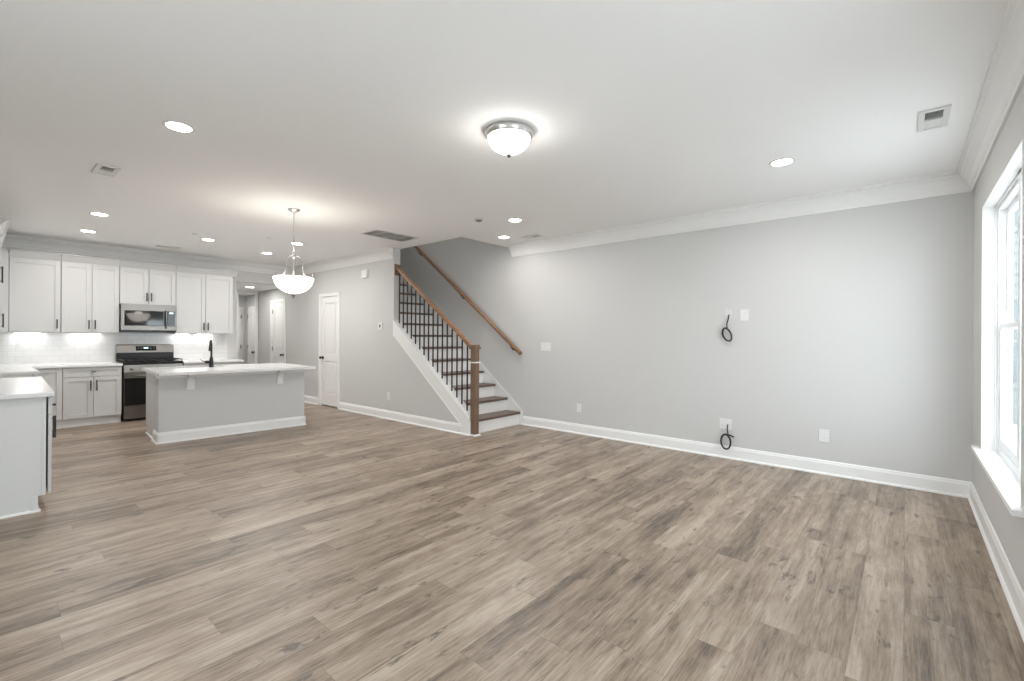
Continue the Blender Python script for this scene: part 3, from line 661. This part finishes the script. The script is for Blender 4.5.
# ---------------------------------------------------------------- gas range
rg = thing('gas_range', 'stainless freestanding gas range with black oven window', 'oven', (KX + .3, 1.86, 0))
ra, rb, rd = 1.487, 2.247, 0.60
obj('body', MB(FRK).box((ra, 0.02, 0.02), (rb, rd, 0.885)), BLACK, rg)
obj('storage_drawer', MB(FRK).box((ra + 0.008, rd, 0.04), (rb - 0.004, rd + 0.03, 0.235)), STEEL, rg, 0.004)
ov = obj('oven_door', MB(FRK).box((ra + 0.008, rd, 0.24), (rb - 0.004, rd + 0.035, 0.745)), STEEL, rg, 0.004)
obj('window', MB(FRK).box((ra + 0.012, rd + 0.035, 0.25), (rb - 0.012, rd + 0.0375, 0.665)), GLASSB, ov)
hb = MB(FRK).tube([(ra + 0.03, rd + 0.075, 0.70), (rb - 0.03, rd + 0.075, 0.70)], 0.013, 14); hb.box((ra + 0.05, rd + 0.035, 0.69), (ra + 0.075, rd + 0.075, 0.71)).box((rb - 0.075, rd + 0.035, 0.69), (rb - 0.05, rd + 0.075, 0.71))
obj('handle', hb, STEEL, ov)
kp = obj('knob_panel', MB(FRK).prism([(rd, 0.755), (rd + 0.04, 0.755), (rd + 0.028, 0.868), (rd, 0.868)], ra + 0.006, rb - 0.006, 'u'), STEEL, rg)
for i in range(5):
    u = ra + 0.10 + i * 0.14
    obj('knob', MB(FRK).lathe((u, rd + 0.032, 0.808), [(0.026, 0), (0.024, 0.012), (0.02, 0.03), (0.014, 0.034)], 18, 'd'), STEEL, kp)
obj('cooktop', MB(FRK).box((ra - 0.003, 0.09, 0.887), (rb + 0.003, rd + 0.035, 0.912)), BLACK, rg, 0.003)
for gi in range(3):
    g = MB(FRK); a, b = ra + 0.012 + gi * 0.25, ra + 0.012 + gi * 0.25 + 0.238; zt = 0.945
    for u in (a, b): g.box((u - 0.006, 0.14, zt - 0.012), (u + 0.006, 0.62, zt)).box((u - 0.006, 0.14, 0.912), (u + 0.006, 0.15, zt)).box((u - 0.006, 0.61, 0.912), (u + 0.006, 0.62, zt))
    for dd in (0.14, 0.26, 0.38, 0.50, 0.62): g.box((a, dd - 0.006, zt - 0.012), (b, dd + 0.006, zt))
    g.box(((a + b) / 2 - 0.005, 0.14, zt - 0.01), ((a + b) / 2 + 0.005, 0.62, zt))
    obj('grate', g, IRON, rg)
for u in (ra + 0.13, ra + 0.38, ra + 0.63):
    for dd in (0.26, 0.50): obj('burner', MB(FRK).lathe((u, dd, 0.912), [(0.05, 0), (0.05, 0.008), (0.036, 0.01), (0.036, 0.018), (0.01, 0.02)], 20), BLACK, rg)
bgd = obj('backguard', MB(FRK).box((ra, 0.02, 0.90), (rb, 0.085, 1.045)), BLACK, rg)
bt = obj('back_panel', MB(FRK).prism([(0.02, 1.045), (0.095, 1.045), (0.080, 1.165), (0.068, 1.176), (0.02, 1.176)], ra, rb, 'u'), STEEL, rg)
FRD = lambda u, d, z: FRK(u, 0.0955 - (z - 1.045) / 0.12 * 0.015 + d, z)
di = obj('display', MB(FRD).box((ra + 0.245, 0, 1.075), (rb - 0.245, 0.002, 1.148)), GLASSB, bt)
for k in range(4): obj('digit', MB(FRD).box((1.835 + k * 0.016, 0.002, 1.108), (1.845 + k * 0.016, 0.0025, 1.128)), DISP, di)
for k in range(6):
    if k not in (2, 3): obj('button', MB(FRD).lathe((ra + 0.275 + k * 0.042, 0.002, 1.112), [(0.008, 0), (0.008, 0.003)], 12, 'd'), STICK, di)

# ---------------------------------------------------------------- island
IX, IY0, IY1, IZ0, IZ1, IB = -6.945, 1.472, 3.222, 0.853, 0.886, -7.90
isl = thing('kitchen_island', 'long grey kitchen island with white baseboard and corbels', 'kitchen island', ((IX + IB) / 2, (IY0 + IY1) / 2, 0))
obj('body', MB().box((IX - 0.30, IY0, 0), (IX, IY1, IZ0 - 0.001)), mat('island_wall_paint', (0.60, 0.60, 0.592), 0.7, spec=0.25, bump=(140, 0.05)), isl)
ca = MB().box((IB + 0.02, IY0 + 0.022, 0.115), (IX - 0.301, IY1 - 0.022, 0.135)).box((IB + 0.075, IY0 + 0.022, 0), (IX - 0.301, IY1 - 0.022, 0.115))
ca.box((IB + 0.001, IY0 + 0.022, 0.135), (IB + 0.012, IY1 - 0.022, IZ0 - 0.001)).box((IB + 0.012, IY0 + 0.022, 0.135), (IX - 0.301, IY0 + 0.04, IZ0 - 0.001)).box((IB + 0.012, IY1 - 0.04, 0.135), (IX - 0.301, IY1 - 0.022, IZ0 - 0.001))
obj('cabinet_box', ca, CABW, isl)
for s, y in ((1, IY0), (-1, IY1)):
    e = MB(); yy = y + s * 0.004
    e.prism([(IB, 0.115), (IB + 0.06, 0.115), (IB + 0.06, 0), (IX - 0.301, 0), (IX - 0.301, IZ0 - 0.001), (IB, IZ0 - 0.001)], yy, y + s * 0.0215, 'd')
    obj('end_panel', e, CABW, isl)
    q = MB(); q.prism([(y + s * 0.004, 0), (y - s * 0.010, 0), (y - s * 0.008, 0.012), (y + s * 0.004, 0.018)], IB + 0.06, IX - 0.30, 'u'); obj('shoe_moulding', q, TRIM, isl)
bb = MB(); base(None, IY0 - 0.03, IY1 + 0.03, (lambda m: m)(MB(f_plusX(IX)))) if False else None
bb = MB(f_plusX(IX)); base(None, IY0 - 0.016, IY1 + 0.016, bb); obj('baseboard', bb, TRIM, isl)
for fr in (f_minusY(IY0), f_plusY(IY1)):
    b2 = MB(fr); base(None, IX - 0.30, IX + 0.016, b2); obj('baseboard', b2, TRIM, isl)
tr = MB(); prof = [(0, IZ0 - 0.055), (0.012, IZ0 - 0.055), (0.016, IZ0 - 0.03), (0.026, IZ0 - 0.012), (0.026, IZ0 - 0.001), (0, IZ0 - 0.001)]
t1 = MB(f_plusX(IX)); t1.prism(prof, IY0 - 0.026, IY1 + 0.026); obj('top_moulding', t1, TRIM, isl)
for fr in (f_minusY(IY0), f_plusY(IY1)):
    t2 = MB(fr); t2.prism(prof, IX - 0.16, IX); obj('top_moulding', t2, TRIM, isl)
for yc in (1.795, 2.870):
    cb = MB(f_plusX(IX)); w = 0.036
    P = [(0.0, IZ0 - 0.001), (0.13, IZ0 - 0.001), (0.13, IZ0 - 0.03), (0.10, IZ0 - 0.045), (0.07, IZ0 - 0.07), (0.05, IZ0 - 0.11), (0.04, IZ0 - 0.16), (0.036, IZ0 - 0.205), (0.0, IZ0 - 0.205)]
    cb.prism(P, yc - w, yc + w)
    cb.box((yc - w - 0.008, 0.0, IZ0 - 0.212), (yc + w + 0.008, 0.02, IZ0 - 0.03))
    obj('corbel', cb, TRIM, isl, 0.003, label='white bracket under the counter overhang')
# island counter with a sink cut-out
SX0, SX1, SYA, SYB = -7.875, -7.53, 1.60, 2.36
IC = (-7.945, 1.432, -6.645, 3.258)
k = MB()
xs = [IC[0], SX0, SX1, IC[2]]; ys = [IC[1], SYA, SYB, IC[3]]
for zz, flip in ((IZ0, True), (IZ1, False)):
    vs = [(x, y, zz) for x in xs for y in ys]; fs = []
    for i in range(3):
        for j in range(3):
            if i == 1 and j == 1: continue
            q = [i * 4 + j, (i + 1) * 4 + j, (i + 1) * 4 + j + 1, i * 4 + j + 1]; fs.append(q[::-1] if flip else q)
    k.add(vs, fs)
n0 = 16
def side(seq):
    for p, q in zip(seq, seq[1:] + seq[:1]): k.fc.append([p, q, q + n0, p + n0]); k.smooth.append(False)
side([0, 4, 8, 12, 13, 14, 15, 11, 7, 3, 2, 1]); side([5, 6, 10, 9])
icto = tag(obj('countertop', k, QUARTZ), 'white quartz island countertop holding the sink and faucet', 'countertop', 'white quartz countertops')
sn = MB(); zb = IZ0 - 0.19; t_ = 0.004
sn.box((SX0 - 0.01, SYA - 0.01, zb), (SX1 + 0.01, SYB + 0.01, zb + t_))
sn.box((SX0 - 0.01, SYA - 0.01, zb), (SX0 - 0.002, SYB + 0.01, IZ0 - 0.001)).box((SX1 + 0.002, SYA - 0.01, zb), (SX1 + 0.01, SYB + 0.01, IZ0 - 0.001)).box((SX0, SYA - 0.01, zb), (SX1, SYA - 0.002, IZ0 - 0.001)).box((SX0, SYB + 0.002, zb), (SX1, SYB + 0.01, IZ0 - 0.001))
sko = obj('sink', sn, STEEL); tag(sko, 'stainless undermount sink set in the island countertop', 'sink')
obj('drain', MB().lathe(((SX0 + SX1) / 2, (SYA + SYB) / 2, zb + t_), [(0.045, 0), (0.045, 0.004), (0.02, 0.002)], 20), STICK, sko)
# faucet: body, arching spout towards the sink, lever
fx, fy = -7.47, 2.145
fa = thing('faucet', 'dark bronze high arc faucet on the island countertop', 'faucet', (fx, fy, IZ1))
fb = MB().lathe((fx, fy, IZ1), [(0.030, 0), (0.029, 0.01), (0.026, 0.05), (0.024, 0.10), (0.020, 0.13), (0.015, 0.15)], 20)
obj('body', fb, BRONZE, fa)
sp = [(fx, fy, IZ1 + 0.14), (fx, fy, IZ1 + 0.30)]
for i in range(1, 13):
    a = PI * i / 12 * 0.97; sp.append((fx - 0.075 * (1 - math.cos(a)), fy + 0.009 * (1 - math.cos(a)), IZ1 + 0.30 + 0.075 * math.sin(a)))
obj('spout', MB().tube(sp, [0.0135] * 2 + [0.012] * 12, 14), BRONZE, fa)
ex, ey, ez = sp[-1]
obj('spray_head', MB().tube([(ex, ey, ez), (ex - 0.002, ey, ez - 0.03), (ex - 0.004, ey, ez - 0.085)], [0.014, 0.017, 0.019], 14), BRONZE, fa)
hl = MB().tube([(fx, fy - 0.02, IZ1 + 0.075), (fx, fy - 0.075, IZ1 + 0.075)], [0.021, 0.018], 14)
hl.tube([(fx, fy - 0.07, IZ1 + 0.075), (fx, fy - 0.10, IZ1 + 0.085), (fx + 0.0, fy - 0.135, IZ1 + 0.115)], [0.007, 0.006, 0.005], 10)
obj('lever', hl, BRONZE, fa)

# ---------------------------------------------------------------- ceiling fittings
def can_proto(loc, label, zc=CZ):
    t = thing('recessed_light', label, 'ceiling light', (loc[0], loc[1], zc), 'recessed ceiling lights')
    tr_ = MB(f_ceil(zc)).lathe((loc[0], loc[1], 0), [(0.092, 0.0), (0.092, 0.004), (0.080, 0.007), (0.072, 0.005), (0.072, 0.0)], 40, closed=False)
    obj('trim_ring', tr_, PLATE, t)
    obj('lens', MB(f_ceil(zc)).lathe((loc[0], loc[1], 0), [(0.073, 0.0008), (0.073, 0.005), (0.05, 0.0062), (0.01, 0.0066)], 40), LIGHTDISC, t)
    lamp('lamp', 'AREA', (loc[0], loc[1], zc - 0.012), CAN_W, t, shape='DISK', size=0.13)
    return t
def dim(o, f):
    for ch in o.children:
        if ch.type == 'LIGHT': ch.data = ch.data.copy(); ch.data.energy *= f
CANS = [((-3.746, 0.899), 'round recessed light with the widest glare, alone over the open floor by the square diffuser'),
        ((-0.758, 4.203), 'round recessed light alone on the ceiling in front of the long grey wall'),
        ((-3.589, 4.242), 'round recessed light next to the small ceiling sensor, nearer the dome lamp of its pair'),
        ((-4.318, 4.865), 'round recessed light at the corner of the stairwell opening'),
        ((-7.172, 0.951), 'round recessed light farther from the cabinets of the pair over the kitchen corner'),
        ((-8.467, 1.006), 'round recessed light nearest the kitchen corner wall cabinets'),
        ((-7.816, 2.238), 'round recessed light over the aisle between the microwave and the island'),
        ((-8.293, 3.249), 'round recessed light in front of the hallway opening beside the crown moulding'),
        ((-7.079, 3.208), 'round recessed light directly behind the rod of the pendant lamp')]
c0 = can_proto(*CANS[0])
for p, lb in CANS[1:]:
    q = dup(c0, (p[0], p[1], CZ), lb)
    if 'stairwell' in lb: dim(q, 0.35)
    if 'cabinets' in lb or 'microwave' in lb: dim(q, 0.85)
dim(dup(c0, (-10.62, 3.82, HZ), 'round recessed light in the lower hallway ceiling'), 0.6)
dim(dup(c0, (-12.3, 3.85, HZ), 'added unseen recessed light brightening the space past the hallway'), 0.6)  # extra lamp out of view, added to lift the dark far space
dim(dup(c0, (-6.6, 4.98, 5.2), 'added unseen recessed light brightening the upper stairwell'), 0.9)  # added out of sight to brighten the stairwell walls
# flush dome lamp
DL = (-2.074, 2.383)
dm = thing('flush_mount_light', 'flush dome ceiling lamp with brushed nickel ring and lit glass', 'ceiling light', (DL[0], DL[1], CZ))
obj('ring', MB(f_ceil(CZ)).lathe((DL[0], DL[1], 0), [(0.145, 0.0), (0.155, 0.002), (0.163, 0.012), (0.165, 0.022), (0.160, 0.030), (0.158, 0.042), (0.152, 0.050), (0.143, 0.052), (0.143, 0.03)], 56), NICKEL, dm)
pr = [(0.143, 0.045)]
for i in range(1, 13):
    a = i / 12 * PI / 2; pr.append((0.141 * math.cos(a) + 0.002, 0.045 + 0.108 * math.sin(a)))
obj('glass_bowl', MB(f_ceil(CZ)).lathe((DL[0], DL[1], 0), pr, 56), DOMELIT, dm)
obj('finial', MB(f_ceil(CZ)).lathe((DL[0], DL[1], 0), [(0.012, 0.150), (0.017, 0.160), (0.015, 0.172), (0.009, 0.180), (0.003, 0.184)], 16), STICK, dm)
# bowl pendant
PX, PY = -5.204, 2.323
pd = thing('pendant_lamp', 'bowl pendant lamp with lit glass hanging on a thin rod', 'pendant lamp', (PX, PY, 1.75))
obj('canopy', MB(f_ceil(CZ)).lathe((PX, PY, 0), [(0.062, 0.0), (0.064, 0.006), (0.055, 0.016), (0.03, 0.026), (0.012, 0.034), (0.010, 0.05)], 32), NICKEL, pd)
obj('rod', MB().tube([(PX, PY, CZ - 0.04), (PX, PY, 2.27)], 0.006, 10), NICKEL, pd)
hb_ = MB().lathe((PX, PY, 2.215), [(0.008, -0.02), (0.016, -0.01), (0.020, 0.0), (0.014, 0.012), (0.010, 0.03), (0.014, 0.045), (0.008, 0.06)], 20)
obj('hub', hb_, NICKEL, pd)
obj('stem', MB().tube([(PX, PY, 2.20), (PX, PY, 1.82)], 0.010, 12), NICKEL, pd)
A0 = math.radians(40.5)
for q in range(3):
    an = A0 + q * 2 * PI / 3
    ct_, st_ = math.cos(an), math.sin(an)
    pts = [(0.010, 2.222), (0.040, 2.222), (0.072, 2.195), (0.092, 2.14), (0.098, 2.08), (0.108, 2.035), (0.130, 2.005), (0.165, 1.988), (0.198, 1.984), (0.210, 2.000), (0.211, 2.026)]
    # smooth the polyline
    def cr(p0, p1, p2, p3, t):
        return tuple(0.5 * (2 * p1[i] + (p2[i] - p0[i]) * t + (2 * p0[i] - 5 * p1[i] + 4 * p2[i] - p3[i]) * t * t + (3 * p1[i] - p0[i] - 3 * p2[i] + p3[i]) * t ** 3) for i in (0, 1))
    sm = []
    for i in range(len(pts) - 1):
        for s in range(4): sm.append(cr(pts[max(i - 1, 0)], pts[i], pts[i + 1], pts[min(i + 2, len(pts) - 1)], s / 4))
    sm.append(pts[-1])
    obj('arm', MB().tube([(PX + r * ct_, PY + r * st_, z) for r, z in sm], 0.0040, 8), NICKEL, pd)
bw = [(0.206, 1.982), (0.209, 1.978), (0.205, 1.955), (0.191, 1.915), (0.165, 1.875), (0.130, 1.842), (0.085, 1.819), (0.04, 1.808), (0.012, 1.806)]
inner = [(max(r - 0.006, 0.006), z + 0.005) for r, z in bw[1:]][::-1]
bwl = MB().lathe((PX, PY, 0), [(r, z) for r, z in bw] + inner + [(0.200, 1.982), (0.206, 1.982)], 56, closed=False)
obj('glass_bowl', bwl, BOWLLIT, pd)
obj('finial', MB().lathe((PX, PY, 0), [(0.004, 1.752), (0.008, 1.760), (0.005, 1.772), (0.014, 1.780), (0.024, 1.792), (0.018, 1.803)], 16), STICK, pd)
lamp('lamp', 'POINT', (PX, PY + 0.0, 1.96), PEND_W, pd, shadow_soft_size=0.08)
# under-cabinet light bars
for i, (a, b, lb) in enumerate(((0.36, 0.66, 'light bar under the corner wall cabinet'), (0.95, 1.30, 'light bar under the wall cabinet left of the microwave'), (2.26, 2.48, 'short light bar under the wall cabinet next to the microwave'), (2.58, 2.82, 'light bar under the right wall cabinet behind the faucet'))):
    t = thing('under_cabinet_light', 'lit white ' + lb, 'cabinet light', (KX + 0.08, (a + b) / 2, UZ0 - 0.02), 'under-cabinet lights')
    obj('housing', MB(FRK).box((a, 0.055, UZ0 - 0.016), (b, 0.10, UZ0 - 0.0005)), PLATE, t, 0.002)
    obj('lens', MB(FRK).box((a + 0.01, 0.06, UZ0 - 0.019), (b - 0.01, 0.095, UZ0 - 0.016)), LIGHTDISC, t)
    lamp('lamp', 'AREA', (KX + 0.078, (a + b) / 2, UZ0 - 0.022), UCL_W, t, shape='RECTANGLE', size=0.03, size_y=b - a - 0.02)
# ceiling registers with two banks of slats tilted away from the middle
def diffuser(c, rot, label, L=0.31, w=0.15):
    t = thing('ceiling_register', label, 'air vent', (c[0], c[1], CZ), 'white ceiling registers')
    ca_, sa_ = math.cos(rot), math.sin(rot)
    fr = lambda u, d, z: (c[0] + u * ca_ - d * sa_, c[1] + u * sa_ + d * ca_, CZ - z)
    m = MB(fr); a, b = L / 2, w / 2; iw, ih = a - 0.03, b - 0.032; H = 0.012
    m.box((-a, -b, 0.0005), (a, -ih, H)).box((-a, ih, 0.0005), (a, b, H)).box((-a, -ih, 0.0005), (-iw, ih, H)).box((iw, -ih, 0.0005), (a, ih, H)).box((-0.004, -ih, 0.0005), (0.004, ih, H))
    obj('frame', m, PLATE, t, 0.001)
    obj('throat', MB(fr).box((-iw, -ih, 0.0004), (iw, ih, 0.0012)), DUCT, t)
    for sg in (-1, 1):
        lv = MB(fr); u = 0.012
        while u < iw - 0.012:
            q = [(u, 0.0035), (u + 0.0015, 0.003), (u + 0.0175, 0.0092), (u + 0.016, 0.0097)]
            lv.add([(sg * a_, e_, z_) for e_ in (-ih, ih) for a_, z_ in q],
                [(0, 1, 2, 3), (4, 7, 6, 5), (0, 4, 5, 1), (1, 5, 6, 2), (2, 6, 7, 3), (3, 7, 4, 0)])
            u += 0.0125
        obj('louvre', lv, PLATE, t)
    return t
diffuser((-5.205, 0.730), 0.0, 'white ceiling register over the floor between peninsula and island')
diffuser((0.130, 3.985), PI / 2, 'white ceiling register near the window corner', L=0.35)
diffuser((-3.975, 5.075), 0.0, 'white ceiling register close to the long wall crown moulding', L=0.31)
diffuser((-8.955, 2.02), PI / 2, 'white ceiling register above the microwave', L=0.31)
# return grille
rgx = (-5.69, -5.285, 3.43, 4.135)
t = thing('return_air_grille', 'large grey return air grille in the ceiling by the stairs', 'air vent', ((rgx[0] + rgx[1]) / 2, (rgx[2] + rgx[3]) / 2, CZ))
FC = f_ceil(CZ); x0, x1, y0, y1 = rgx; fwid = 0.022
m = MB(FC).box((x0, y0, 0.0005), (x0 + fwid, y1, 0.010)).box((x1 - fwid, y0, 0.0005), (x1, y1, 0.010)).box((x0 + fwid, y0, 0.0005), (x1 - fwid, y0 + fwid, 0.010)).box((x0 + fwid, y1 - fwid, 0.0005), (x1 - fwid, y1, 0.010))
for q in (1, 2, 3):
    y = y0 + (y1 - y0) * q / 4; m.box((x0 + fwid, y - 0.006, 0.0005), (x1 - fwid, y + 0.006, 0.009))
obj('frame', m, PLATE, t)
obj('throat', MB(FC).box((x0 + 0.01, y0 + 0.01, 0.0003), (x1 - 0.01, y1 - 0.01, 0.001)), mat('throat_shade', (0.38, 0.38, 0.37), 0.8), t)  # grey sheet painted for the shaded duct behind the louvres
m = MB(FC); x = x0 + fwid + 0.004
while x < x1 - fwid - 0.008:
    m.add([(x, y0 + fwid, 0.002), (x + 0.0015, y0 + fwid, 0.002), (x + 0.0095, y0 + fwid, 0.009), (x + 0.008, y0 + fwid, 0.009), (x, y1 - fwid, 0.002), (x + 0.0015, y1 - fwid, 0.002), (x + 0.0095, y1 - fwid, 0.009), (x + 0.008, y1 - fwid, 0.009)],
          [(0, 1, 2, 3), (4, 7, 6, 5), (0, 4, 5, 1), (1, 5, 6, 2), (2, 6, 7, 3), (3, 7, 4, 0)])
    x += 0.012
obj('louvre', m, VENTG, t)
# ceiling sensor and sprinkler covers
t = thing('smoke_detector', 'small white round sensor on the ceiling near the stairwell', 'smoke detector', (-3.895, 3.93, CZ))
obj('base', MB(FC).lathe((-3.895, 3.93, 0), [(0.055, 0.0005), (0.055, 0.010), (0.048, 0.016)], 28), PLATE, t)
obj('sensor_chamber', MB(FC).lathe((-3.895, 3.93, 0), [(0.036, 0.016), (0.034, 0.028), (0.02, 0.033), (0.004, 0.034)], 24), SLOT, t)
for (x, y), lb in (((-7.536, 2.0), 'small white sprinkler cover in the ceiling by the microwave side light'), ((-6.988, 2.778), 'small white sprinkler cover in the ceiling left of the pendant rod')):
    t = thing('sprinkler_cover', lb, 'sprinkler', (x, y, CZ), 'sprinkler covers')
    obj('disc', MB(FC).lathe((x, y, 0), [(0.035, 0.0005), (0.035, 0.004), (0.028, 0.008), (0.004, 0.009)], 24), PLATE, t)
# the island with its top, sink and faucet stands slightly turned to the walls
piv = Vector((-6.945, 1.445, 0)); R = Matrix.Translation(piv) @ Matrix.Rotation(math.radians(-3.5), 4, 'Z') @ Matrix.Translation(-piv)
for o in [isl, icto, sko, fa]:
    o.matrix_world = R @ Matrix.Translation(o.location)
# labels of the parts' own objects are set above; every top-level mesh keeps identity rotation otherwise
